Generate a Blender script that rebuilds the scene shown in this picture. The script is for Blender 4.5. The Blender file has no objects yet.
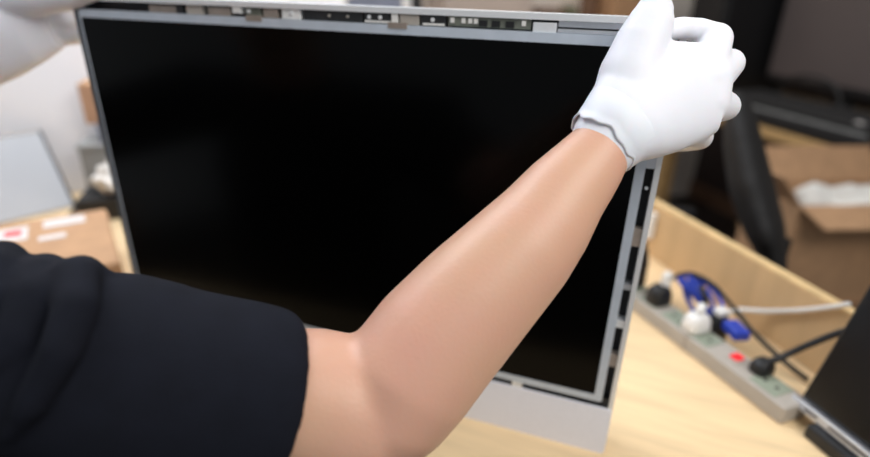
import bpy, bmesh, math, random
from mathutils import Vector, Matrix
random.seed(7)
SC = bpy.context.scene
COL = SC.collection

# ------------------------------------------------------------------ camera
def cam_setup():
    cd = bpy.data.cameras.new('camera'); co = bpy.data.objects.new('camera', cd); COL.objects.link(co)
    yaw, pitch, roll = -.376, .417, .027
    f = Vector((math.sin(yaw)*math.cos(pitch), math.cos(yaw)*math.cos(pitch), -math.sin(pitch)))
    r = Vector((math.cos(yaw), -math.sin(yaw), 0)); u = r.cross(f)
    r2 = r*math.cos(roll) + u*math.sin(roll); u2 = u*math.cos(roll) - r*math.sin(roll)
    m = Matrix((r2, u2, -f)).transposed().to_4x4(); m.translation = (.3152, -.4789, .4543)
    co.matrix_world = m
    cd.sensor_width = 36; cd.lens = 546.6/870*36; cd.clip_start = .01
    cd.dof.use_dof = True; cd.dof.focus_distance = .40; cd.dof.aperture_fstop = 2.1
    SC.camera = co
cam_setup()
# ------------------------------------------------------------------ light
wd = bpy.data.worlds.new('world'); SC.world = wd; wd.use_nodes = True
bg = wd.node_tree.nodes['Background']; bg.inputs[0].default_value = (.88, .94, 1, 1); bg.inputs[1].default_value = .42
def area(name, loc, size, sy, power, col, target):
    l = bpy.data.lights.new(name, 'AREA'); l.shape = 'RECTANGLE'; l.size = size; l.size_y = sy; l.energy = power; l.color = col
    o = bpy.data.objects.new(name, l); COL.objects.link(o); o.location = loc
    o.rotation_euler = (Vector(target)-Vector(loc)).to_track_quat('-Z', 'Y').to_euler(); return o
area('key_light_bench', (1.0, -.38, 1.15), .9, .6, 13.5, (1, .97, .93), (.25, .05, .1))  # added off-frame key lamp, set close so the right glove is brightest
area('wall_fill', (-.70, .12, 1.5), 1.0, .3, 25, (.9, .94, 1), (-1.2, .75, .1))  # added lamp without a fixture, brightens the left wall but spares the glove
area('room_fill', (-.25, 1.75, 1.7), 1.0, .5, 16, (1, .97, .94), (-.45, 2.3, .2))  # added unseen fill that lifts the back wall and the cabinet boxes
SC.view_settings.view_transform = 'Standard'; SC.view_settings.look = 'None'
SC.view_settings.exposure = 0; SC.view_settings.gamma = 1; SC.view_settings.use_curve_mapping = False

# ------------------------------------------------------------------ helpers
def lin(c):
    return tuple(((v/255)/12.92 if v/255 <= .04045 else ((v/255+.055)/1.055)**2.4) for v in c) + (1,)
MATS = {}
def mat(name, col, rough=.5, metal=0, spec=.5, var=0, vscale=20, bump=0, bscale=200, stretch=None, emis=None, sss=0, trans=0, col2=None):
    m = bpy.data.materials.new(name); m.use_nodes = True; nt = m.node_tree; b = nt.nodes['Principled BSDF']
    b.inputs['Base Color'].default_value = lin(col); b.inputs['Roughness'].default_value = rough
    b.inputs['Metallic'].default_value = metal; b.inputs['Specular IOR Level'].default_value = spec
    if sss:
        b.inputs['Subsurface Weight'].default_value = sss; b.inputs['Subsurface Radius'].default_value = (1, .4, .25); b.inputs['Subsurface Scale'].default_value = .004
    if trans: b.inputs['Transmission Weight'].default_value = trans
    if emis:
        b.inputs['Emission Color'].default_value = lin(emis[0]); b.inputs['Emission Strength'].default_value = emis[1]
    tc = nt.nodes.new('ShaderNodeTexCoord'); mp = nt.nodes.new('ShaderNodeMapping'); nt.links.new(tc.outputs['Object'], mp.inputs[0])
    if stretch: mp.inputs['Scale'].default_value = stretch[0]; mp.inputs['Rotation'].default_value = stretch[1]
    n = nt.nodes.new('ShaderNodeTexNoise'); n.inputs['Scale'].default_value = vscale; n.inputs['Detail'].default_value = 5
    nt.links.new(mp.outputs[0], n.inputs['Vector'])
    c2 = col2 or tuple(max(0, v*(1-var)) for v in col)
    r = nt.nodes.new('ShaderNodeValToRGB'); r.color_ramp.elements[0].position = .3; r.color_ramp.elements[1].position = .7
    r.color_ramp.elements[0].color = lin(c2); r.color_ramp.elements[1].color = lin(col)
    nt.links.new(n.outputs['Fac'], r.inputs[0]); nt.links.new(r.outputs[0], b.inputs['Base Color'])
    if bump:
        n2 = nt.nodes.new('ShaderNodeTexNoise'); n2.inputs['Scale'].default_value = bscale; n2.inputs['Detail'].default_value = 3
        bp = nt.nodes.new('ShaderNodeBump'); bp.inputs['Strength'].default_value = bump; bp.inputs['Distance'].default_value = .002
        nt.links.new(tc.outputs['Object'], n2.inputs['Vector']); nt.links.new(n2.outputs['Fac'], bp.inputs['Height']); nt.links.new(bp.outputs[0], b.inputs['Normal'])
    MATS[name] = m; return m

ROT = (0, 0, .907)
mat('birch', (241, 211, 166), .42, var=.10, vscale=6, stretch=((1, 9, 1), ROT), bump=.05, bscale=90)
mat('board_wood', (214, 178, 132), .55, var=.08, vscale=5, stretch=((1, 8, 1), ROT))
mat('ply_edge', (240, 205, 150), .5, var=.12, vscale=40)
mat('far_wood', (196, 158, 105), .5, var=.12, vscale=8)
mat('wall_paint', (243, 243, 248), .85, var=.02, vscale=3, spec=.2)
mat('wall_warm', (226, 216, 206), .85, var=.03, vscale=3, spec=.2)
mat('wall_brown', (70, 60, 58), .85, var=.06, vscale=3, spec=.2)
mat('floor_dark', (48, 38, 34), .6, var=.25, vscale=8)
mat('skin', (206, 163, 135), .44, var=.09, vscale=10, bump=.10, bscale=420, sss=.25, spec=.42, col2=(207, 156, 136))
mat('shirt', (21, 23, 32), .9, var=.12, vscale=60, bump=.25, bscale=900, spec=.15)
mat('jeans', (40, 48, 66), .9, var=.2, vscale=90, bump=.2, bscale=900, spec=.2)
mat('hair', (32, 24, 20), .6, var=.3, vscale=120, bump=.5, bscale=300)
mat('eye_white', (235, 232, 228), .2); mat('eye_dark', (40, 28, 20), .2); mat('lips', (176, 108, 98), .45)
mat('latex', (229, 229, 235), .50, var=.015, vscale=25, bump=.25, bscale=45, sss=.2, spec=.3)
mat('alu', (206, 208, 213), .38, .75, var=.02, vscale=300)
mat('alu_bright', (232, 234, 236), .4, .35, var=.02, vscale=300)
mat('chin_alu', (236, 238, 248), .5, .05, var=.02, vscale=400)
mat('lcd_steel', (200, 210, 222), .4, .2, var=.05, vscale=60)
mat('lcd_black', (2, 2, 2), .2, spec=.10, var=.0)
mat('rim_shade', (74, 82, 90), .5, var=.1, vscale=40)  # dark grey carrying the shade of the computer's left rim
mat('cavity', (20, 20, 22), .7, var=.3, vscale=50)
mat('pcb_dark', (38, 40, 42), .5, var=.3, vscale=150)
mat('pcb_green', (120, 124, 112), .5, var=.25, vscale=160)
mat('tape', (150, 138, 128), .5, var=.1, vscale=80)
mat('white_plastic', (232, 230, 226), .4, var=.03, vscale=30)
mat('grey_plastic', (178, 170, 160), .5, var=.06, vscale=40)
mat('socket_green', (150, 158, 140), .5, var=.08, vscale=60)
mat('black_plastic', (20, 20, 22), .5, var=.2, vscale=60)
mat('black_rubber', (26, 24, 24), .6, var=.2, vscale=60)
mat('blue_plastic', (30, 62, 178), .4, var=.15, vscale=60)
mat('red_lamp', (220, 30, 40), .3, emis=((255, 40, 50), .35))
mat('cardboard', (192, 150, 112), .8, var=.08, vscale=30, bump=.05, bscale=60)
mat('cardboard_dark', (150, 112, 82), .85, var=.08, vscale=30)
mat('paper', (240, 238, 232), .7, var=.03, vscale=20)
mat('label_white', (214, 208, 204), .6); mat('label_red', (206, 48, 56), .6)
mat('glass_grey', (186, 188, 192), .12, var=.03, vscale=4, spec=.6)
mat('grey_box', (150, 150, 148), .6, var=.08, vscale=20)
mat('blue_grey', (120, 126, 146), .5, var=.08, vscale=20)
mat('bag_clear', (222, 216, 208), .3, var=.12, vscale=40, bump=.6, bscale=60)
mat('chair_black', (24, 22, 22), .75, var=.2, vscale=80)
mat('screen_dark', (88, 78, 76), .5, var=.05, vscale=3)
mat('tan_box', (186, 146, 118), .7, var=.1, vscale=20)
mat('pink_beige', (216, 198, 186), .8, var=.05, vscale=6)
mat('olive', (110, 112, 84), .6, var=.1, vscale=20)
mat('brown', (120, 88, 66), .7, var=.15, vscale=20)
mat('glossy_black', (10, 10, 12), .18, spec=.4)
mat('blue_reflect', (62, 70, 92), .3, var=.1, vscale=10)

def link(o, parent=None):
    COL.objects.link(o)
    if parent is not None: o.parent = parent
    return o
def mesh_obj(name, bm, m, parent=None, smooth=False):
    me = bpy.data.meshes.new(name); bmesh.ops.recalc_face_normals(bm, faces=bm.faces[:]); bm.to_mesh(me); bm.free()
    me.materials.append(MATS[m])
    if smooth:
        for p in me.polygons: p.use_smooth = True
    return link(bpy.data.objects.new(name, me), parent)
def tag(o, label, cat, group=None):
    o['label'] = label; o['category'] = cat
    if group: o['group'] = group
    return o
def struct(o): o['kind'] = 'structure'; return o
def thing(name, loc, label, cat, group=None, rz=0):
    o = link(bpy.data.objects.new(name, None)); o.location = loc; o.rotation_euler = (0, 0, rz); o.empty_display_size = .05
    return tag(o, label, cat, group)
def add_box(bm, c, s, rot=None, bev=0):
    r = bmesh.ops.create_cube(bm, size=1); vs = r['verts']
    for v in vs: v.co = Vector((v.co.x*s[0], v.co.y*s[1], v.co.z*s[2]))
    if bev:
        es = list({e for v in vs for e in v.link_edges})
        rr = bmesh.ops.bevel(bm, geom=es, offset=bev, segments=2, affect='EDGES', profile=.5); vs = list({v for f in rr['faces'] for v in f.verts} | {v for v in vs if v.is_valid})
    for v in vs:
        if rot is not None: v.co = rot @ v.co
        v.co += Vector(c)
def box(name, c, s, m, parent=None, rz=0, bev=0, rot=None):
    bm = bmesh.new(); add_box(bm, c, s, rot if rot is not None else (Matrix.Rotation(rz, 3, 'Z') if rz else None), bev); return mesh_obj(name, bm, m, parent)
def loft(bm, rings, close=True):
    vr = [[bm.verts.new(p) for p in r] for r in rings]; n = len(vr[0])
    for a, b in zip(vr, vr[1:]):
        for i in range(n): bm.faces.new((a[i], a[(i+1) % n], b[(i+1) % n], b[i]))
    if close:
        bm.faces.new(vr[0]); bm.faces.new(vr[-1])
def smooth_path(pts, k=6):
    pts = [Vector(p) for p in pts]; out = []
    for i in range(len(pts)-1):
        p0 = pts[max(i-1, 0)]; p1 = pts[i]; p2 = pts[i+1]; p3 = pts[min(i+2, len(pts)-1)]
        for j in range(k):
            t = j/k; out.append(.5*((2*p1)+(p2-p0)*t+(2*p0-5*p1+4*p2-p3)*t*t+(3*p1-p0-3*p2+p3)*t**3))
    return out+[pts[-1]]
def add_tube(bm, pts, r, seg=8, k=6):
    pts = smooth_path(pts, k) if k > 1 else [Vector(p) for p in pts]
    up = Vector((.13, .2, .97)); rings = []
    for i, p in enumerate(pts):
        t = (pts[min(i+1, len(pts)-1)]-pts[max(i-1, 0)]).normalized()
        a = t.cross(up).normalized(); b = t.cross(a)
        rr = r[min(int(i/(len(pts)-1)*(len(r)-1)+.5), len(r)-1)] if isinstance(r, (list, tuple)) else r
        rings.append([p+a*math.cos(q*2*math.pi/seg)*rr+b*math.sin(q*2*math.pi/seg)*rr for q in range(seg)])
    loft(bm, rings)
def tube(name, pts, r, m, parent=None, seg=8, k=6):
    bm = bmesh.new(); add_tube(bm, pts, r, seg, k); return mesh_obj(name, bm, m, parent, True)
def add_prism(bm, poly, z0, z1):
    loft(bm, [[(x, y, z0) for x, y in poly], [(x, y, z1) for x, y in poly]])
def prism(name, poly, z0, z1, m, parent=None):
    bm = bmesh.new(); add_prism(bm, poly, z0, z1); return mesh_obj(name, bm, m, parent)
def cyl(name, c, r, h, m, parent=None, seg=20, axis=(0, 0, 1), r2=None):
    bm = bmesh.new(); q = Vector(axis).to_track_quat('Z', 'Y'); rings = []
    b = min(r, h)*.12
    for z, rr in ((0, r-b), (b, r), (h-b, r2 or r), (h, (r2 or r)-b)):
        rings.append([Vector(c)+q @ Vector((rr*math.cos(i*2*math.pi/seg), rr*math.sin(i*2*math.pi/seg), z)) for i in range(seg)])
    loft(bm, rings); return mesh_obj(name, bm, m, parent, False)

# union of rounded volumes -> one continuous surface
FWD = Vector((-.3358, .8503, -.405))
def capsule(bm, p0, r0, p1, r1, seg=20):
    p0 = Vector(p0); p1 = Vector(p1); t = (p1-p0); L = t.length; q = t.to_track_quat('Z', 'Y') if L > 1e-6 else Matrix.Identity(3).to_quaternion()
    rings = []
    for i in range(1, 7):
        a = -math.pi/2+i*math.pi/12
        rings.append((math.sin(a)*r0, math.cos(a)*r0))
    for i in range(0, 6):
        a = i*math.pi/12; rings.append((L+math.sin(a)*r1, math.cos(a)*r1))
    loft(bm, [[p0+q @ Vector((rr*math.cos(k*2*math.pi/seg), rr*math.sin(k*2*math.pi/seg), z)) for k in range(seg)] for z, rr in rings])
def chain(bm, pts):
    for (a, ra), (b, rb) in zip(pts, pts[1:]): capsule(bm, a, ra, b, rb)
def ellipsoid(bm, c, r, rot=None):
    rr = bmesh.ops.create_uvsphere(bm, u_segments=24, v_segments=16, radius=1)
    for v in rr['verts']:
        w = Vector((v.co.x*r[0], v.co.y*r[1], v.co.z*r[2]))
        if rot is not None: w = rot @ w
        v.co = w+Vector(c)
def sweep(bm, st, seg=40, wob=None, ref=FWD):
    """st: (centre, half width across the view, half depth)"""
    cs = [Vector(s[0]) for s in st]; rings = []; wp = None
    for i, s in enumerate(st):
        a, b = cs[max(i-1, 0)], cs[min(i+1, len(cs)-1)]
        t = (b-a)
        if len(s) > 3: t = Vector(s[3])
        t = t.normalized()
        w = t.cross(ref).normalized(); dd = w.cross(t).normalized()
        if wp is not None and w.dot(wp) < 0: w = -w
        if dd.dot(ref) < 0: dd = -dd
        wp = w
        rings.append([cs[i]+w*s[1]*math.cos(k*2*math.pi/seg)+dd*s[2]*math.sin(k*2*math.pi/seg) for k in range(seg)])
    loft(bm, rings)
def volume(name, bm, m, parent, voxel=.004, smooth=4, fac=.5, displ=None):
    me = bpy.data.meshes.new(name+'_src'); bmesh.ops.recalc_face_normals(bm, faces=bm.faces[:]); bm.to_mesh(me); bm.free()
    o = bpy.data.objects.new(name+'_src', me); COL.objects.link(o)
    r = o.modifiers.new('r', 'REMESH'); r.mode = 'VOXEL'; r.voxel_size = voxel
    s = o.modifiers.new('s', 'SMOOTH'); s.factor = fac; s.iterations = smooth
    if displ:
        tx = bpy.data.textures.new(name, 'CLOUDS'); tx.noise_scale = displ[1]; dm = o.modifiers.new('d', 'DISPLACE'); dm.texture = tx; dm.strength = displ[0]; dm.mid_level = .5
    dg = bpy.context.evaluated_depsgraph_get(); nm = bpy.data.meshes.new_from_object(o.evaluated_get(dg))
    bpy.data.objects.remove(o); bpy.data.meshes.remove(me)
    nm.name = name; nm.materials.clear(); nm.materials.append(MATS[m])
    for p in nm.polygons: p.use_smooth = True
    return link(bpy.data.objects.new(name, nm), parent)

# bench frame: s runs along the raised back board towards the viewer's right, t runs across to the far desk
DV = Vector((.616, -.788, 0)); NV = Vector((.788, .616, 0)); BR = math.atan2(-.788, .616)
def B(s, t, z=0): return DV*s+NV*t+Vector((0, 0, z))
def bbox(name, s0, s1, t0, t1, z0, z1, m, parent=None, bev=0, off=None):
    c = B((s0+s1)/2, (t0+t1)/2, (z0+z1)/2)
    if parent is not None and off is None: off = parent.location
    if off is not None: c = c-Vector(off)
    return box(name, c, (s1-s0, t1-t0, z1-z0), m, parent, rz=BR, bev=bev)
def rel(p, parent): return Vector(p)-parent.location

# ------------------------------------------------------------------ the room
struct(bbox('floor', -2.3, 2.6, -2.6, 2.6, -.80, -.75, 'floor_dark'))
struct(bbox('wall_left', -.9, -.8, -2.6, .285, -.75, 1.8, 'wall_paint'))
struct(bbox('wall_back', -2.3, -2.2, -.1, 2.6, -.75, 1.8, 'wall_warm'))
struct(bbox('wall_right', -2.2, 2.6, 2.5, 2.6, -.75, 1.8, 'wall_brown'))
struct(bbox('trim_1', -.905, -.795, .285, .31, -.75, 1.8, 'black_plastic'))
struct(bbox('baseboard_right', -2.2, 2.6, 2.485, 2.5, -.75, -.65, 'brown'))

# ------------------------------------------------------------------ workbench
wb = thing('workbench', (0, 0, -.75), 'pale birch workbench with a raised board along its back edge', 'workbench')
FRONT = -.17
xr = (.62-FRONT*.616)/.788; a = B(-.795, .62); xl = (-.795+.788*FRONT)/.616
poly = [(xl, FRONT), (xr, FRONT), (a.x, a.y)]
bm = bmesh.new(); loft(bm, [[(x, y, .715) for x, y in poly], [(x, y, .747) for x, y in poly], [(x*.999, y*.999, .75) for x, y in poly]]); mesh_obj('tabletop', bm, 'birch', wb)
bd = bbox('back_board', -.78, .60, .605, .619, .751, .848, 'board_wood', wb, off=(0, 0, 0))
bbox('board_edging', -.78, .60, .6045, .6195, .848, .852, 'ply_edge', bd, off=(0, 0, 0))
for (x, y) in ((-1.28, FRONT+.06), (.80, FRONT+.05), (-.05, .98), (-.72, .26)): box('leg', (x, y, .357), (.06, .06, .715), 'far_wood', wb)

# ------------------------------------------------------------------ all-in-one computer
pc = thing('desktop_computer', (0, 0, 0), 'silver all-in-one computer with bare black screen and exposed edge circuitry, held upright in gloved hands', 'computer')
HX, XL, TOP, CH = .328, -.297, .4365, .0595
YAW = math.radians(2.7); pc.rotation_euler = (0, 0, YAW); pc.location = (HX-HX*math.cos(YAW), -HX*math.sin(YAW), 0)
def rrect(x0, x1, z0, z1, r, seg=5):
    pts = []
    for cx, cz, a0 in ((x1-r, z0+r, -90), (x1-r, z1-r, 0), (x0+r, z1-r, 90), (x0+r, z0+r, 180)):
        for i in range(seg+1):
            q = math.radians(a0+90*i/seg); pts.append((cx+r*math.cos(q), cz+r*math.sin(q)))
    return pts
def slab(name, x0, x1, z0, z1, y0, y1, m, parent, r=.003):
    bm = bmesh.new(); p = rrect(x0, x1, z0, z1, r); loft(bm, [[(x, y0, z) for x, z in p], [(x, y1, z) for x, z in p]]); return mesh_obj(name, bm, m, parent)
def ringslab(name, o, i, y0, y1, m, parent):
    bm = bmesh.new(); a = rrect(*o); b = rrect(*i); n = len(a)
    V = [[bm.verts.new((x, y, z)) for x, z in q] for q, y in ((a, y0), (a, y1), (b, y1), (b, y0))]
    for k in range(4):
        p, q = V[k], V[(k+1) % 4]
        for j in range(n): bm.faces.new((p[j], p[(j+1) % n], q[(j+1) % n], q[j]))
    return mesh_obj(name, bm, m, parent)
bm = bmesh.new(); outer = rrect(XL, HX, .001, TOP, .012); rings = []; XM = (XL+HX)/2
for y, k in ((.012, 1), (.022, 1), (.030, .985), (.036, .93), (.040, .75)):
    rings.append([(XM+(x-XM)*k, y, .219+(z-.219)*k) for x, z in outer])
loft(bm, rings); mesh_obj('back_shell', bm, 'alu', pc)
ringslab('rim', (XL, HX, .001, TOP, .012), (XL+.0045, HX-.0045, .004, TOP-.0050, .009), 0, .013, 'alu_bright', pc)
slab('cavity', XL+.004, HX-.004, .01, TOP-.003, .0105, .0125, 'cavity', pc, .008)
slab('chin', XL+.0004, HX-.0004, .0, CH, -.0012, .0015, 'chin_alu', pc, .004)
lcd = ringslab('screen_frame', (-.2895, .3160, .0670, .4220, .003), (-.2880, .3080, .0745, .4140, .002), -.001, .009, 'lcd_steel', pc)
slab('rim_shade_strip', XL+.0002, -.2886, .062, .424, -.0008, .001, 'rim_shade', pc, .0015)  # strip added over the left rim, its shade put into the colour
slab('screen', -.2882, .3082, .0743, .4142, -.0004, .006, 'lcd_black', pc, .002)
def part(name, px0, px1, z0, z1, y0, y1, m, parent=pc, bev=0):
    return box(name, ((px0+px1)/2, (y0+y1)/2, (z0+z1)/2), (abs(px1-px0), y1-y0, z1-z0), m, parent, bev=bev)
# along the top channel
Z0, Z1 = .4222, .4314
for nm, x0, x1, za, zb, ya, yb, m in (
    ('latch', -0.1575, -0.1485, Z0, Z1, .002, .0104, 'black_plastic'),
    ('bracket', -0.1936, -0.1585, Z0, Z1-.002, .003, .0104, 'tape'),
    ('bracket', -0.1455, -0.1255, Z0, Z1, .003, .0104, 'grey_plastic'),
    ('bracket', -0.1175, -0.0915, Z0, Z1-.0015, .002, .0104, 'tape'),
    ('connector', -0.0875, -0.0774, Z0+.003, Z1, .001, .0104, 'white_plastic'),
    ('circuit_board', -0.0734, -0.0564, Z0, Z1, .003, .0104, 'pcb_green'),
    ('bracket', -0.0524, -0.0364, Z0, Z1, .002, .0104, 'tape'),
    ('connector', -0.0314, -0.0114, Z0, Z1, .002, .0104, 'white_plastic'),
    ('circuit_board', -0.0084, 0.0537, Z0, Z1, .003, .0104, 'pcb_dark'),
    ('circuit_board', 0.0557, 0.0807, Z0, Z1, .002, .0104, 'pcb_dark'),
    ('connector', 0.0827, 0.0887, Z0, Z1, .001, .0104, 'white_plastic'),
    ('bracket', 0.0907, 0.1088, Z0, Z1, .002, .0104, 'grey_plastic'),
    ('circuit_board', 0.1108, 0.1338, Z0, Z1, .002, .0104, 'pcb_dark'),
    ('circuit_board', 0.1358, 0.2079, Z0+.001, Z1, .002, .0104, 'pcb_green'),
    ('bracket', 0.2098, 0.2289, Z0-.001, Z1-.002, .0005, .0104, 'alu_bright'),
    ('rail', 0.2299, 0.2929, Z0, Z0+.003, .001, .0104, 'alu'),
    ('rail', 0.2299, 0.315, Z1-.005, Z1, .004, .0104, 'alu')):
    part(nm, x0, x1, za, zb, ya, yb, m, bev=.0004)
def screwdot(x, z, r=.0018, m='alu_bright', y=.0012): cyl('screw', (x, y+.0015, z), r, .0022, m, pc, 10, (0, -1, 0))
for x in (-0.0685, -0.0204, 0.0607, 0.0717, 0.1218): screwdot(x, .4275)
for x in (0.0196, 0.0387): screwdot(x, .4270, .0012, 'grey_plastic', .002)
for x in (0.1398, 0.1498, 0.1558, 0.1608, 0.2019): part('chip', x-.0017, x+.0017, .4260, .4300, .0008, .0025, 'white_plastic')
for x in (0.1678, 0.1788, 0.1909): part('chip', x-.004, x+.003, .4240, .4290, .0008, .0025, 'black_plastic')
part('pcb_edge', 0.0567, 0.0817, .4230, .4247, .0004, .003, 'white_plastic'); part('pcb_edge', 0.1128, 0.1328, .4230, .4247, .0004, .003, 'white_plastic')
for x0, x1 in ((-0.0705, -0.0524), (0.0807, 0.0987)): part('tape_tab', x0, x1, .4190, .4240, -.0018, .001, 'tape')
# right channel
for z0, z1, m in ((.245, .262, 'tape'), (.158, .166, 'alu_bright'), (.112, .126, 'tape'), (.318, .332, 'alu'), (.372, .385, 'grey_plastic'), (.20, .206, 'alu')): part('side_clip', .3158, .3236, z0, z1, .001, .0104, m)
for z in (.30, .345): cyl('screw', (.3198, .004, z), .0015, .002, 'alu_bright', pc, 10, (0, -1, 0))
# lower channel clips
for x0, x1, m in ((.2225, .2335, 'alu_bright'), (.19, .197, 'alu_bright'), (.10, .112, 'alu'), (-.05, -.03, 'alu'), (-.2, -.18, 'alu'), (.029, .04, 'alu')): part('lower_clip', x0, x1, .0585, .0678, -.0005, .0104, m)
part('corner_block', .3165, .3225, .0598, .0700, .003, .0104, 'black_plastic')

# ------------------------------------------------------------------ power strip, plugs and leads
SH = .024
PA = math.radians(5); PO = B(.02, .4635, 0)
DU = DV*math.cos(PA)+NV*math.sin(PA); NU = NV*math.cos(PA)-DV*math.sin(PA); PR = BR+PA
def Q(u, v, z=0): return PO+DU*u+NU*v+Vector((0, 0, z))
def qbox(name, u0, u1, v0, v1, z0, z1, m, parent, bev=0):
    off = ps.location; return box(name, Q((u0+u1)/2, (v0+v1)/2, (z0+z1)/2)-off, (u1-u0, v1-v0, z1-z0), m, parent, rz=PR, bev=bev)
ps = thing('power_strip', Q(0, .02), 'long grey power strip with lit red switch lying on the bench', 'power strip')
qbox('housing', -.32, .197, 0, .042, 0, SH, 'grey_plastic', ps, .003)
for u in (-.29, -.24, -.19, -.14, -.09, -.042, .008, .058, .160):
    k = qbox('socket', u-.018, u+.018, .005, .037, SH-.001, SH+.0012, 'socket_green', ps, .0006)
    for q in (-.008, .008): cyl('pin_hole', Q(u+q, .021, SH+.001)-ps.location, .0026, .0007, 'black_plastic', k, 10)
sw = qbox('switch_frame', .098, .118, .012, .034, SH-.001, SH+.002, 'grey_plastic', ps, .0006)
qbox('rocker', .102, .114, .016, .030, SH+.001, SH+.005, 'red_lamp', sw, .001)
qbox('joint_groove', .045, .047, -.0006, .0426, .002, SH+.0004, 'tape', ps)

def plug(name, u, v, label, m, h=.03, w=.026, z=None):
    o = thing(name, Q(u, v, SH+.0013 if z is None else z), label, 'plug', 'plugs by the power strip')
    bm = bmesh.new(); rings = []
    for zz, k in ((0, 1), (.004, 1.06), (h*.6, 1), (h*.88, .78), (h, .5)):
        rings.append([Matrix.Rotation(PR, 3, 'Z') @ Vector((w/2*k*(abs(math.cos(a))**.6)*(1 if math.cos(a) >= 0 else -1), w*.6*k*(abs(math.sin(a))**.6)*(1 if math.sin(a) >= 0 else -1), zz)) for a in [i*2*math.pi/24 for i in range(24)]])
    loft(bm, rings); mesh_obj('plug_body', bm, m, o, True)
    return o
p = plug('mains_plug', -.037, .022, 'black mains plug with a white cap, feeding the arching black lead', 'black_plastic', .030, .028)
box('side_cap', (.006, .004, .036), (.012, .014, .030), 'white_plastic', p, rz=PR, bev=.005)
p = plug('mains_plug', -.096, .022, 'tall black plug block half hidden behind the computer edge', 'black_plastic', .070, .030)
box('ridge', (0, 0, .071), (.016, .020, .012), 'black_rubber', p, rz=PR, bev=.003)
p = plug('mains_plug', .038, .022, 'round white mains plug in the middle of the power strip', 'white_plastic', .026, .028)
tube('collar', [(0, 0, .024), (.004, .01, .036)], [.007, .005], 'white_plastic', p, 10, 1)
p = plug('mains_plug', .040, .062, 'squat black plug behind the round white plug', 'black_plastic', .044, .022, 0)
box('ridge', (0, 0, .047), (.014, .018, .010), 'white_plastic', p, rz=PR, bev=.003)
p = plug('mains_plug', .138, .030, 'black plug beside the red switch with a thick lead', 'black_plastic', .018, .022)
tag(tube('power_lead', [Q(.138, .030, .040), (0.505,0.19,0.046), (0.519,0.197,0.055), (0.537,0.198,0.074), (0.561,0.209,0.088), (0.581,0.207,0.106)], .0042, 'black_rubber'), 'thick black lead from the plug beside the red switch', 'cable')
tag(tube('power_lead', [Q(-.036, .024, .058), (0.392,0.359,0.052), (0.41,0.352,0.063), (0.437,0.334,0.062), (0.467,0.313,0.043), (0.496,0.275,0.027), (0.53,0.24,0.015), (0.555,0.223,0.007)], .0034, 'black_rubber'), 'thin black lead arching over the blue cable bundle', 'cable')
tag(tube('white_lead', [(0.459,0.29,0.041), (0.476,0.317,0.037), (0.509,0.314,0.045), (0.539,0.28,0.074), (0.562,0.252,0.101), (0.573,0.238,0.116)], .0032, 'white_plastic'), 'white cable running straight past the wooden board', 'cable')
# bunched blue network cable
bm = bmesh.new()
for j in range(6):
    c = Vector((0.421,0.331,0.037))+NV*(.004*j-.01)+DV*.003*j; pts = []
    for i in range(13):
        q = i/12*2*math.pi*.97+j*.5; pts.append(c+DV*(.030+.005*(j % 3))*math.cos(q)+NV*.006*math.sin(2*q+j)+Vector((0, 0, (.006+.005*(j % 3))*math.sin(q)-.016*math.cos(q))))
    add_tube(bm, pts, .0028, 6, 3)
bl = mesh_obj('network_cable', bm, 'blue_plastic', None, True); tag(bl, 'bunched blue network cable between the power strip and the board', 'cable')
tube('cable_tie', [Vector((0.422,0.321,0.055))+Vector((0, 0, .004)), (0.428,0.305,0.055), (0.433,0.307,0.041)], .004, 'black_rubber', bl, 6, 3)
bp = box('blue_adapter', (0.469,0.26,0.035), (.034, .022, .014), 'blue_plastic', rz=BR-.2, bev=.003); tag(bp, 'small flat blue adapter lying behind the black plug', 'adapter')
wt = bbox('cable_clip', -.215, -.200, .594, .6045, .035, .085, 'white_plastic', bev=.002); tag(wt, 'small white clip fixed to the wooden board beside the computer', 'clip')

# ------------------------------------------------------------------ second display, bottom right
TL = math.radians(15)
dp = thing('spare_display', B(.205, .507, 0), 'black glossy display with slotted silver bottom edge, beside the power strip end', 'display')
UPV = Vector((0, 0, 1))*math.cos(TL)+NV*math.sin(TL); BK = NV*math.cos(TL)-Vector((0, 0, 1))*math.sin(TL)
M3 = Matrix((DV, BK, UPV)).transposed()
def dbox(name, s0, s1, u0, u1, b0, b1, m, parent=dp, bev=0):
    o = Vector((0, 0, .020)); c = o+DV*(s0+s1)/2+UPV*(u0+u1)/2+BK*(b0+b1)/2
    return box(name, c, (s1-s0, b1-b0, u1-u0), m, parent, rot=M3, bev=bev)
dbox('housing', 0, .46, .004, .30, .006, .022, 'black_plastic', bev=.002)
dbox('glass', .004, .456, .012, .297, .002, .0062, 'glossy_black', bev=.001)
sill = dbox('bottom_edge', -.004, .46, -.003, .0075, -.004, .02, 'alu', bev=.001)
for q in (.045, .10, .155, .21, .28): dbox('slot', q, q+.04, .0012, .0035, -.0046, .0, 'black_plastic', sill)
for q in (.015, .085): dbox('slot', q, q+.016, .0012, .0035, -.0046, .0, 'black_plastic', sill)
box('foot', Vector((0, 0, .0085))+DV*.23+NV*.03, (.40, .09, .017), 'black_plastic', dp, rz=BR, bev=.003)
box('stay', Vector((0, 0, .07))+DV*.23+NV*.065, (.06, .012, .12), 'black_plastic', dp, rz=BR)

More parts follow.
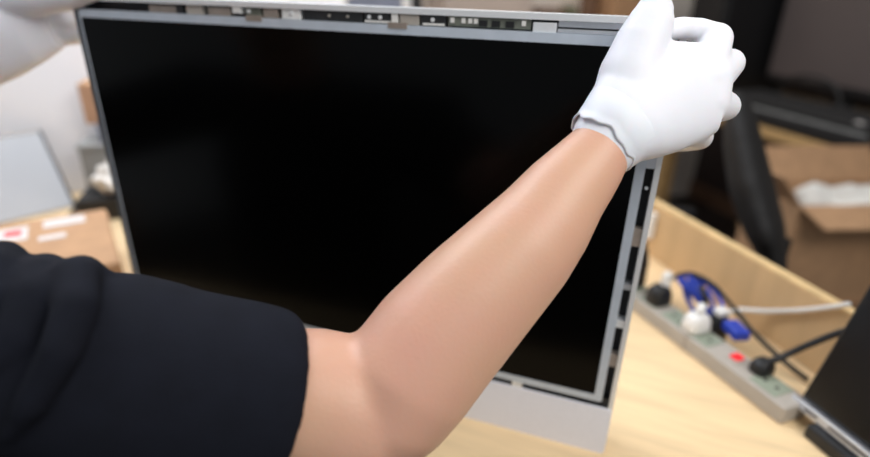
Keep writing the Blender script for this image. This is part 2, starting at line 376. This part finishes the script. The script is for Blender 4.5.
# ------------------------------------------------------------------ left background on the bench
fp = thing('glass_panel', (-0.804,0.25,0.0), 'grey glossy glass panel leaning against the white wall', 'glass panel')
LD = Vector((-.9535, .3012, 0)); LWd = Vector((.3012, .9535, 0))
def lean(name, t0, t1, u0, u1, b0, b1, m, parent, tilt):
    up = Vector((0, 0, 1))*math.cos(tilt)+LD*math.sin(tilt); bk = LD*math.cos(tilt)-Vector((0, 0, 1))*math.sin(tilt)
    M = Matrix((LWd, bk, up)).transposed(); c = LWd*(t0+t1)/2+up*(u0+u1)/2+bk*(b0+b1)/2+Vector((0, 0, .003))
    return box(name, c, (t1-t0, b1-b0, u1-u0), m, parent, rot=M, bev=.0008)
TI = math.radians(36)
lean('pane', -.34, -.005, .002, .178, 0, .004, 'glass_grey', fp, TI)
lean('edge_strip', -.0055, 0, 0, .182, -.001, .005, 'black_plastic', fp, TI); lean('edge_strip', -.34, -.005, .178, .182, -.001, .005, 'grey_plastic', fp, TI)

cb = thing('shipping_box', B(-.443, -.350, 0), 'brown cardboard shipping box with white labels behind the black sleeve', 'box')
EX = (DV*.956+NV*.295).normalized(); EY = Vector((-EX.y, EX.x, 0)); EY = EY if EY.dot(NV) < 0 else -EY
CR = math.atan2(EX.y, EX.x)
def cbox(name, x0, x1, y0, y1, z0, z1, m, parent, bev=0): return box(name, EX*(x0+x1)/2+EY*(y0+y1)/2+Vector((0, 0, (z0+z1)/2)), (x1-x0, y1-y0, z1-z0), m, parent, rz=CR, bev=bev)
cbox('carton', 0, .24, 0, .32, 0, .085, 'cardboard', cb, .006)
cbox('address_label', .020, .054, .034, .092, .085, .0857, 'label_white', cb); cbox('tape_strip', .088, .106, .062, .098, .085, .0857, 'label_white', cb)
lb = cbox('address_label', .030, .088, .112, .165, .085, .0857, 'label_white', cb); cbox('warning_mark', .046, .066, .120, .142, .0857, .0864, 'label_red', lb)

gd = thing('drive_case', B(-.70, -.36, 0), 'grey metal equipment case standing against the white wall', 'case')
bbox('case_body', -.785, -.70, -.455, -.26, 0, .125, 'grey_box', gd, .004); bbox('case_lid', -.788, -.697, -.458, -.257, .125, .132, 'grey_box', gd, .002)
bt = thing('storage_tray', B(-.75, -.36, .132), 'blue-grey tray stacked on the grey metal case', 'tray')
bbox('tray_body', -.79, -.71, -.412, -.28, .132, .172, 'blue_grey', bt, .003); bbox('tray_lip', -.792, -.708, -.414, -.278, .166, .173, 'blue_grey', bt, .001)
tb = thing('small_carton', B(-.75, -.36, .173), 'small tan carton on top of the blue-grey tray', 'box')
bbox('carton', -.79, -.712, -.432, -.29, .173, .252, 'tan_box', tb, .003); bbox('flap', -.79, -.712, -.433, -.29, .252, .2545, 'cardboard', tb)
def crumple(name, c, r, m, label, cat, seed, group=None):
    rnd = random.Random(seed); bm = bmesh.new(); bmesh.ops.create_icosphere(bm, subdivisions=3, radius=1)
    for v in bm.verts:
        k = 1+.18*math.sin(v.co.x*7+seed)+.15*math.sin(v.co.y*9+v.co.z*5+seed)+rnd.uniform(-.06, .06)
        v.co = Vector((v.co.x*r[0]*k, v.co.y*r[1]*k, max(v.co.z*r[2]*k, -r[2])))+Vector((c[0], c[1], c[2]+r[2]))
    return tag(mesh_obj(name, bm, m), label, cat, group)
crumple('plastic_bag', B(-.645, -.375, .045), (.034, .045, .032), 'bag_clear', 'crumpled clear plastic bag of parts piled before the grey case', 'bag', 3)
bk = bbox('black_module', -.69, -.60, -.45, -.30, 0, .045, 'black_plastic', bev=.003); tag(bk, 'flat black module lying under the crumpled plastic bag', 'module')
tag(tube('dark_cable', [B(-.70, -.47, .006), B(-.66, -.47, .008), B(-.63, -.46, .02), B(-.60, -.465, .006), B(-.57, -.41, .006)], .005, 'black_rubber'), 'short dark cable lying between the glass panel and the plastic bag', 'cable')

# ------------------------------------------------------------------ behind the screen, seen above its top edge
nb = thing('notice_board', B(-.80, .2, .36), 'blue-grey notice board hung at the end of the white wall', 'notice board')
bbox('board', -.8, -.788, .128, .262, .36, .62, 'blue_grey', nb); bbox('frame', -.8, -.785, .122, .130, .355, .625, 'white_plastic', nb); bbox('frame', -.8, -.785, .260, .268, .355, .625, 'white_plastic', nb)
cabn = thing('storage_cabinet', B(-2.0, 1.2, -.75), 'low pale cabinet along the far back wall', 'cabinet')
bbox('carcass', -2.19, -1.80, .55, 1.95, -.75, .20, 'pink_beige', cabn); bbox('cabinet_top', -2.195, -1.79, .54, 1.96, .20, .225, 'far_wood', cabn)
for i in range(3):
    dd = bbox('door', -1.80, -1.785, .56+.465*i, 1.01+.465*i, -.72, .18, 'pink_beige', cabn); bbox('handle', -1.785, -1.77, .96+.465*i, .975+.465*i, -.2, -.08, 'alu', dd, off=cabn.location)
def simple_box(name, s0, s1, t0, t1, z0, z1, m, label, cat, lid=.012):
    o = thing(name, B((s0+s1)/2, (t0+t1)/2, z0), label, cat)
    bbox('carton', s0, s1, t0, t1, z0, z1-lid, m, o, .004); bbox('lid', s0-.004, s1+.004, t0-.004, t1+.004, z1-lid, z1, m, o, .003); return o
simple_box('archive_box', -2.15, -1.90, .70, 1.12, .225, .62, 'pink_beige', 'tall pinkish beige archive box on the far cabinet', 'box')
simple_box('archive_box', -2.12, -1.90, 1.16, 1.30, .225, .37, 'brown', 'small dark brown box on the far cabinet', 'box')
simple_box('archive_box', -2.12, -1.90, 1.56, 1.70, .225, .60, 'cardboard', 'upright cardboard carton at the right end of the far cabinet', 'box')
for t, r, h, m, lb in ((1.36, .05, .16, 'olive', 'olive green jar on the far cabinet'), (1.47, .045, .30, 'brown', 'tall brown bottle on the far cabinet'), (1.80, .06, .34, 'black_plastic', 'tall black canister at the end of the far cabinet')):
    o = thing('storage_jar', B(-2.0, t, .225), lb, 'jar'); cyl('jar_body', (0, 0, 0), r, h*.85, m, o); cyl('jar_lid', (0, 0, h*.85), r*.8, h*.15, m, o)

# ------------------------------------------------------------------ far desk on the right with its equipment
fd = thing('far_desk', B(-.6, 2.05, -.75), 'wooden desk with black equipment along the dark wall', 'desk')
bbox('desktop', -1.75, .7, 1.70, 2.47, -.035, 0, 'far_wood', fd, .004)
for s in (-1.68, -.55, .6):
    for t in (1.78, 2.4): bbox('leg', s, s+.06, t, t+.06, -.75, -.035, 'far_wood', fd)
bbox('modesty_panel', -1.7, .65, 2.3, 2.32, -.5, -.035, 'cardboard_dark', fd)
def monitor(s0, s1, t, z0, z1, m, label):
    o = thing('monitor', B((s0+s1)/2, t+.02, 0), label, 'monitor')
    bbox('bezel', s0, s1, t, t+.035, z0, z1, 'black_plastic', o, .006); bbox('screen', s0+.018, s1-.018, t-.002, t+.002, z0+.03, z1-.018, m, o)
    bbox('neck', (s0+s1)/2-.04, (s0+s1)/2+.04, t+.035, t+.06, .01, z0+.15, 'black_plastic', o, .003); bbox('foot', (s0+s1)/2-.13, (s0+s1)/2+.13, t-.06, t+.11, 0, .012, 'black_plastic', o, .004)
    return o
monitor(-1.49, -.75, 2.12, .10, .62, 'screen_dark', 'large dark grey monitor on the far desk, right of the gloved hand')
tw = thing('tower_unit', B(-1.6, 2.05, 0), 'tall black tower unit standing beside the large monitor', 'tower')
bbox('case_body', -1.74, -1.52, 1.86, 2.28, 0, .52, 'black_plastic', tw, .008); bbox('front_panel', -1.73, -1.53, 1.845, 1.862, .01, .51, 'chair_black', tw, .004)
sc = thing('flatbed_scanner', B(-1.0, 1.82, 0), 'long black flatbed scanner on the front of the far desk', 'scanner')
bbox('scanner_body', -1.36, -.66, 1.72, 1.98, 0, .055, 'black_plastic', sc, .01); bbox('scanner_lid', -1.35, -.67, 1.735, 1.975, .055, .085, 'chair_black', sc, .008); bbox('trim_strip', -1.34, -.68, 1.728, 1.736, .052, .060, 'grey_box', sc)
bbox('button', -.74, -.715, 1.742, 1.76, .085, .089, 'label_white', sc)
tag(tube('equipment_lead', [B(-1.34, 2.03, .03), B(-1.28, 2.03, .13), B(-1.18, 2.03, .16), B(-1.06, 2.03, .13), B(-1.0, 2.03, .01)], .008, 'black_rubber'), 'black lead looping up behind the flatbed scanner', 'cable')
o = thing('push_button_box', B(-1.44, 1.76, 0), 'little tan control box with red top on the far desk corner', 'control box')
bbox('base', -1.47, -1.41, 1.72, 1.80, 0, .05, 'brown', o, .004); bbox('cap', -1.465, -1.415, 1.73, 1.79, .05, .09, 'label_red', o, .01)

# open cardboard box on a stool
RZ = -.05
F0 = Vector((0.709,1.118,-0.05)); F1 = Vector((0.912,1.224,-0.05))
G1 = (F1-F0); G1.z = 0; G1.normalize(); G2 = Vector((-G1.y, G1.x, 0)); GR = math.atan2(G1.y, G1.x); GW, GD, GH = .40, 0.2037, .30
def gbox(name, a0, a1, b0, b1, z0, z1, m, parent, bev=0): return box(name, F0+G1*(a0+a1)/2+G2*(b0+b1)/2+Vector((0, 0, (z0+z1)/2))-parent.location, (a1-a0, b1-b0, z1-z0), m, parent, rz=GR, bev=bev)
base = F0+G1*GW/2+G2*GD/2
st = thing('low_stool', (base.x, base.y, -.75), 'dark wooden stool carrying the open cardboard box', 'stool')
gbox('seat', -.01, GW+.01, -.01, GD+.01, -GH-.03, -GH, 'cardboard_dark', st)
for a_ in (0, GW-.04):
    for b_ in (0, GD-.04): gbox('leg', a_, a_+.04, b_, b_+.04, -.70, -GH-.03, 'cardboard_dark', st)
ob = thing('open_carton', (base.x, base.y, RZ-GH), 'open cardboard box with raised flaps and white paper inside', 'box')
gbox('side_panel', 0, GW, 0, .006, -GH, 0, 'cardboard', ob); gbox('side_panel', 0, GW, GD-.006, GD, -GH, 0, 'cardboard', ob)
gbox('side_panel', 0, .006, .006, GD-.006, -GH, 0, 'cardboard', ob); gbox('side_panel', GW-.006, GW, .006, GD-.006, -GH, 0, 'cardboard', ob); gbox('bottom_panel', .006, GW-.006, .006, GD-.006, -GH, -GH+.006, 'cardboard', ob)
def gp(a, b, z): return F0+G1*a+G2*b+Vector((0, 0, z))
def quad_panel(name, pts, th, m, parent):
    pts = [Vector(p) for p in pts]; nn = (pts[1]-pts[0]).cross(pts[2]-pts[0]).normalized()*th
    bm = bmesh.new(); loft(bm, [[p-parent.location for p in pts], [p+nn-parent.location for p in pts]]); return mesh_obj(name, bm, m, parent)
quad_panel('flap', [gp(0, 0, 0), gp(GW, 0, 0), gp(GW, -.10, -.025), gp(0, -.10, -.025)], -.005, 'cardboard', ob)
quad_panel('flap', [gp(0, GD, 0), gp(GW, GD, 0), gp(GW, GD+.06, .09), gp(0, GD+.06, .09)], .005, 'cardboard', ob)
quad_panel('flap', [gp(0, 0, 0), gp(0, GD, 0), gp(-.07, GD, .08), gp(-.07, 0, .08)], .005, 'cardboard', ob)
cc = gp(GW/2, GD/2, -.25); crumple('packing_paper', cc, (GW*.34, GD*.30, .135), 'paper', 'crumpled white packing paper filling the open cardboard box', 'paper', 5)

# office chair
oc = thing('office_chair', (0.521,0.721,-0.037), 'black office chair seen side on beyond the wooden board', 'chair'); oc.location.z = -.75
CL = oc.location.copy()
bm = bmesh.new()
bpts = [Vector(q)-CL for q in ((0.474,0.796,0.234), (0.494,0.749,0.168), (0.521,0.715,0.099), (0.554,0.685,0.034), (0.586,0.669,-0.027))]
sweep(bm, [(bpts[0], .012, .10), (bpts[0]*.7+bpts[1]*.3, .028, .16), (bpts[1], .036, .19), (bpts[2], .040, .2), (bpts[3], .036, .2), (bpts[4], .02, .16)], 28, None, Vector((.1575, .9506, -.2675)))
volume('backrest', bm, 'chair_black', oc, .012, 3)
ez = -bpts[4].z
sx, sy = -.14, .02
bm = bmesh.new(); ellipsoid(bm, (sx, sy, .47), (.25, .24, .05)); volume('seat', bm, 'chair_black', oc, .012, 3)
tube('back_arm', [bpts[4]+Vector((0, 0, .05)), bpts[4]+Vector((0, 0, -.05)), (bpts[4].x, bpts[4].y, .45), (sx, sy, .42)], .018, 'black_plastic', oc)
cyl('gas_column', (sx, sy, .08), .028, .36, 'black_plastic', oc)
for i in range(5):
    q = i*2*math.pi/5+.3; e = Vector((sx+.27*math.cos(q), sy+.27*math.sin(q), .06))
    lg = tube('base_leg', [(sx, sy, .10), (e.x, e.y, .07)], [.026, .016], 'black_plastic', oc, 8, 2); cyl('castor', (e.x-.012, e.y, .027), .027, .024, 'black_rubber', lg, 14, (1, 0, 0))
for q in (-1, 1):
    bm = bmesh.new(); add_tube(bm, [(sx+.02, sy+q*.25, .46), (sx+.02, sy+q*.28, .58), (sx-.02, sy+q*.28, .66)], .014, 8, 4); add_box(bm, (sx-.03, sy+q*.28, .67), (.22, .05, .025), None, .008); mesh_obj('armrest', bm, 'black_plastic', oc, True)

# ------------------------------------------------------------------ the person
pr = thing('person', (-.22, -.40, -.75), 'person in a black T-shirt and white gloves reaching out to hold the computer', 'person')
OFF = pr.location.copy()
def L(p): return Vector(p)-OFF
def SW(lst): return [(L(s[0]),)+tuple(s[1:]) for s in lst]
RS = Vector((-0.044,-0.337,0.261)); LS = Vector((-.43, -.36, .255))
LEL = Vector((-.66, -.20, .18)); LW = Vector((-0.483,-0.066,0.354))
bm = bmesh.new()
# right forearm and upper arm
sweep(bm, SW([
 ((0.294,-0.07,0.372), 0.0192, .020), ((0.286,-0.084,0.356), 0.0218, .0205), ((0.278,-0.097,0.342), 0.0259, .0235), ((0.267,-0.112,0.326), 0.0299, .028), ((0.258,-0.126,0.309), 0.0339, .033), ((0.247,-0.142,0.292), 0.0377, .037),
 ((0.225,-0.17,0.264), 0.042, .041), ((0.206,-0.196,0.238), 0.0447, .043), ((0.193,-0.217,0.216), 0.0448, .044), ((0.186,-0.23,0.195), 0.0395, .042), ((0.182,-0.24,0.178), 0.029, .034)]))
sweep(bm, SW([
 ((0.198,-0.228,0.19), 0.0303, .034), ((0.183,-0.233,0.192), 0.0448, .043), ((0.162,-0.241,0.199), 0.0496, .046), ((0.138,-0.251,0.206), 0.0486, .0455), ((0.121,-0.259,0.211), 0.0446, .042), ((0.11,-0.264,0.214), 0.0415, .039), ((0.081,-0.279,0.223), 0.045, .042), ((0.02,-0.309,0.242), 0.0447, .044), ((-0.044,-0.337,0.261), .050, .050)]))
ellipsoid(bm, L(RS), (.050, .050, .046))
# torso, neck, head, left arm
sweep(bm, SW([((-.22, -.42, -.34), .14, .10), ((-.22, -.415, -.15), .13, .09), ((-.22, -.40, .02), .145, .095), ((-.225, -.385, .15), .16, .10), ((-.23, -.38, .24), .13, .075), ((-.232, -.375, .30), .06, .055)]), 36, None, Vector((0, 1, 0)))
chain(bm, [(L(RS), .045), (L((-.20, -.375, .25)), .055), (L(LS), .056)])
chain(bm, [(L((-.232, -.37, .27)), .058), (L((-.232, -.345, .38)), .052)])
HC = Vector((-.232, -.335, .465))
ellipsoid(bm, L(HC+Vector((0, -.01, .03))), (.076, .095, .092)); ellipsoid(bm, L(HC+Vector((0, .025, -.04))), (.058, .062, .070)); ellipsoid(bm, L(HC+Vector((0, .055, -.085))), (.03, .026, .02))
chain(bm, [(L(HC+Vector((0, .084, .02))), .009), (L(HC+Vector((0, .102, -.022))), .013)])
for q in (-1, 1):
    ellipsoid(bm, L(HC+Vector((q*.078, -.008, -.005))), (.010, .018, .032)); ellipsoid(bm, L(HC+Vector((q*.032, .077, .030))), (.026, .012, .007))
chain(bm, [(L(LS), .056), (L(LS.lerp(LEL, .5)), .050), (L(LEL), .042), (L(LEL.lerp(LW, .35)), .043), (L(LW), .028)])
body = volume('body', bm, 'skin', pr, .0035, 5)
for q in (-1, 1):
    c = L(HC+Vector((q*.032, .079, .012))); bm = bmesh.new(); ellipsoid(bm, c, (.013, .008, .008)); e = mesh_obj('eye', bm, 'eye_white', pr, True)
    bm = bmesh.new(); ellipsoid(bm, c+Vector((0, .0055, 0)), (.005, .0035, .005)); mesh_obj('iris', bm, 'eye_dark', e, True)
bm = bmesh.new(); ellipsoid(bm, L(HC+Vector((0, .083, -.058))), (.024, .008, .008)); mesh_obj('mouth', bm, 'lips', pr, True)
bm = bmesh.new(); ellipsoid(bm, L(HC+Vector((0, -.022, .048))), (.084, .098, .088)); ellipsoid(bm, L(HC+Vector((0, -.055, -.005))), (.076, .062, .075)); volume('hair', bm, 'hair', pr, .005, 3, displ=(.012, .03))

# T-shirt: torso, both sleeves, folds
bm = bmesh.new()
def hemmed(pts):   # a sleeve whose open end is a real hem with an inside
    sweep(bm, SW(pts), 44)
hx = Vector((0.158,-0.24,0.204))-Vector((0.102,-0.268,0.218))
HN = hx.normalized(); HT = HN+FWD*.36+Vector((0, 0, -.10))
hemmed([
 ((0.123,-0.257,0.21), 0.0451, .0440, HT), ((0.123,-0.257,0.21), 0.0506, .0500, HT), ((0.123,-0.257,0.21), 0.0525, .0520, HT), ((0.12,-0.258,0.21), 0.0547, .0545, HT), ((0.114,-0.262,0.212), 0.057, .057, HT), ((0.105,-0.266,0.214), 0.0581, .0585, HN+FWD*.30), ((0.093,-0.272,0.217), 0.0583, .0595, HN+FWD*.2),
 ((0.082,-0.279,0.221), 0.0585, .060, HN+FWD*.08), ((0.067,-0.286,0.225), 0.0586, .062), ((0.055,-0.293,0.229), 0.0604, .063), ((0.033,-0.303,0.238), 0.0589, .064), ((0.01,-0.313,0.245), 0.0534, .066), ((-0.015,-0.324,0.252), 0.0498, .066), ((-0.044,-0.337,0.259), .052, .066), ((-0.09,-0.345,0.256), .05, .066)])
ellipsoid(bm, L(RS), (.060, .064, .052))
chain(bm, [(L(LS), .066), (L(LS.lerp(LEL, .35)), .064), (L(LS.lerp(LEL, .62)), .060)])
sweep(bm, SW([((-.22, -.42, -.33), .165, .125), ((-.22, -.42, -.25), .165, .125), ((-.22, -.415, -.10), .155, .115), ((-.22, -.40, .03), .165, .12), ((-.225, -.385, .15), .175, .12), ((-.23, -.38, .23), .15, .10), ((-.232, -.375, .288), .085, .075), ((-.232, -.37, .305), .068, .066)]), 40, None, Vector((0, 1, 0)))
chain(bm, [(L(RS), .054), (L((-.21, -.38, .245)), .068), (L(LS), .062)])
# folds gathered at the shoulder
for pts in (
 [((0.032,-0.287,0.29), .006), ((0.021,-0.295,0.294), .013), ((0.04,-0.312,0.304), .013), ((0.063,-0.328,0.302), .011), ((0.07,-0.344,0.289), .010), ((0.062,-0.36,0.266), .008), ((0.048,-0.369,0.246), .003)],
 [((-0.0,-0.302,0.293), .014), ((0.018,-0.317,0.3), .014), ((0.034,-0.329,0.3), .013), ((0.04,-0.344,0.289), .012), ((0.039,-0.36,0.282), .006)],
 [((-0.021,-0.311,0.301), .014), ((-0.0,-0.326,0.306), .013), ((0.016,-0.341,0.302), .011), ((0.018,-0.355,0.293), .007)]):
    chain(bm, [(L(p), r) for p, r in pts])
shirt = volume('t_shirt', bm, 'shirt', pr, .0023, 14)
bm = bmesh.new(); pts = [L((-.232+.066*math.cos(a), -.367+.064*math.sin(a), .305+.012*math.sin(a+math.pi))) for a in [i*2*math.pi/24 for i in range(25)]]; add_tube(bm, pts, .006, 8, 2); mesh_obj('collar', bm, 'shirt', shirt, True)

# trousers and shoes under the bench
bm = bmesh.new(); ellipsoid(bm, L((-.22, -.42, -.28)), (.17, .14, .11))
for q in (-1, 1): chain(bm, [(L((-.22+q*.09, -.42, -.30)), .09), (L((-.22+q*.13, -.03, -.26)), .068), (L((-.22+q*.13, -.01, -.62)), .05), (L((-.22+q*.13, -.0, -.69)), .052)])
volume('trousers', bm, 'jeans', pr, .008, 4)
for q in (-1, 1):
    bm = bmesh.new(); chain(bm, [(L((-.22+q*.13, -.03, -.705)), .042), (L((-.22+q*.13, .06, -.715)), .033), (L((-.22+q*.14, .15, -.718)), .03)]); volume('shoe', bm, 'black_rubber', pr, .008, 3)

# right glove
gl = None
bm = bmesh.new()
sweep(bm, SW([((0.282,-0.088,0.349), 0.0226, .022), ((0.29,-0.078,0.362), 0.0283, .0235), ((0.299,-0.066,0.372), 0.0357, .024), ((0.312,-0.052,0.382), 0.0403, .022), ((0.329,-0.038,0.388), 0.0392, .019), ((0.347,-0.024,0.391), 0.0338, .015)]))
MC = [((0.344,-0.019,0.404), .0148), ((0.348,-0.02,0.398), .0160), ((0.349,-0.028,0.381), .0158), ((0.341,-0.037,0.364), .0145)]
WR = L((0.294,-0.068,0.369))
for c, r in MC: capsule(bm, WR, .0195, L(c), r)
chain(bm, [(L(c), r) for c, r in MC])
def finger(lst): chain(bm, [(L(p), r) for p, r in lst])
finger([MC[0], ((0.348,0.003,0.423), .0122), ((0.336,0.003,0.429), .0088), ((0.322,-0.003,0.43), .0082), ((0.311,-0.011,0.428), .0080)])
finger([MC[1], ((0.362,0.015,0.405), .0115), ((0.353,0.055,0.398), .0105), ((0.331,0.06,0.393), .009)])
finger([MC[2], ((0.365,0.006,0.374), .0115), ((0.355,0.04,0.366), .0102), ((0.333,0.048,0.36), .009)])
finger([MC[3], ((0.351,-0.006,0.351), .0105), ((0.344,0.024,0.34), .0095), ((0.325,0.028,0.335), .0085)])
# thumb along the top edge
finger([((0.293,-0.063,0.375), .0235), ((0.294,-0.05,0.399), .0225), ((0.297,-0.04,0.419), .0190), ((0.301,-0.031,0.433), .0165), ((0.302,-0.027,0.441), .0135)])
for y0, y1 in ((72, 78), (88, 92), (104, 106)): capsule(bm, L((0.299,-0.051,0.392)).lerp(L((0.302,-0.057,0.376)), (y0-72)/36), .0205, L((0.336,-0.034,0.385)).lerp(L((0.339,-0.037,0.376)), (y0-72)/36), .0170)
gl = volume('glove', bm, 'latex', pr, .0018, 4)
gl['label'] = 'white latex glove on the right hand gripping the corner'
# cuff: thin, open, slightly flared
def cuff(p0, p1, rings, parent, seed, seg=56, tilt=0):
    bm = bmesh.new(); rnd = random.Random(seed); p0 = L(p0); p1 = L(p1); t = (p1-p0).normalized(); w = t.cross(FWD).normalized(); dd = w.cross(t).normalized(); R_ = []
    for u, hw, hd, amp in rings:
        r = []
        for k in range(seg):
            a = k*2*math.pi/seg; wv = amp*(math.sin(5*a+seed)+.6*math.sin(11*a+seed*2)); q = 1+wv*6
            r.append(p0+t*((p1-p0).length*u+wv*1.2+amp*tilt*abs(math.cos(a))**3)+w*hw*q*math.cos(a)+dd*hd*q*math.sin(a))
        R_.append(r)
    loft(bm, R_, False); o = mesh_obj('cuff', bm, 'latex', parent, True)
    s = o.modifiers.new('s', 'SOLIDIFY'); s.thickness = .0012; s.offset = 0; return o
cuff((0.284,-0.084,0.356), (0.301,-0.063,0.377), [(.0, 0.0261, .0228, .0012), (.04, 0.0265, .0234, .0012), (.12, 0.0261, .0230, .0009), (.22, 0.0271, .0240, .0008), (.35, 0.0279, .0246, .0006), (.65, 0.0305, .0246, .0003), (1, 0.0314, .018, 0)], gl, 2, tilt=-1)

# left glove at the far corner
bm = bmesh.new()
sweep(bm, SW([((-0.518,-0.091,0.33), 0.0435, .030), ((-0.478,-0.062,0.359), 0.0483, .028), ((-0.433,-0.036,0.387), 0.0551, .028), ((-0.398,-0.019,0.406), 0.0547, .024), ((-0.369,-0.004,0.415), 0.0452, .018)]))
finger([((-0.395,-0.026,0.426), .018), ((-0.339,-0.03,0.428), .0145), ((-0.293,-0.031,0.433), .0120), ((-0.262,-0.029,0.44), .010)])
for k, (ya, yb) in enumerate(((-6, -10), (8, 6), (22, 22), (35, 36))):
    f0 = Vector((-0.393,-0.012,0.405)); f1 = Vector((-0.354,0.001,0.407)); f2 = Vector((-0.377,0.035,0.404)); f3 = Vector((-0.354,0.055,0.402))
    finger([(f0+Vector((0, 0, -(ya-20)*.0011)), .0165), (f1+Vector((0, 0, -(ya-20)*.0011)), .0125), (f2+Vector((0, 0, -(yb-20)*.0011)), .0105), (f3+Vector((0, 0, -(yb-20)*.0011)), .0092)])
lg = volume('glove', bm, 'latex', pr, .0025, 4)
lg['label'] = 'white latex glove on the left hand at the far corner'
cuff((-0.538,-0.104,0.318), (-0.488,-0.069,0.352), [(0, .05, .04, .002), (.4, .047, .035, .001), (1, .049, .030, 0)], lg, 4)

# stool under the person
ss = thing('work_stool', (-.22, -.42, -.75), 'round black work stool under the seated person', 'stool')
cyl('seat', (0, 0, .30), .17, .06, 'chair_black', ss, 28); cyl('column', (0, 0, .06), .03, .24, 'alu', ss); cyl('base', (0, 0, 0), .2, .03, 'black_plastic', ss, 28, r2=.17); cyl('column_foot', (0, 0, .03), .06, .03, 'black_plastic', ss)
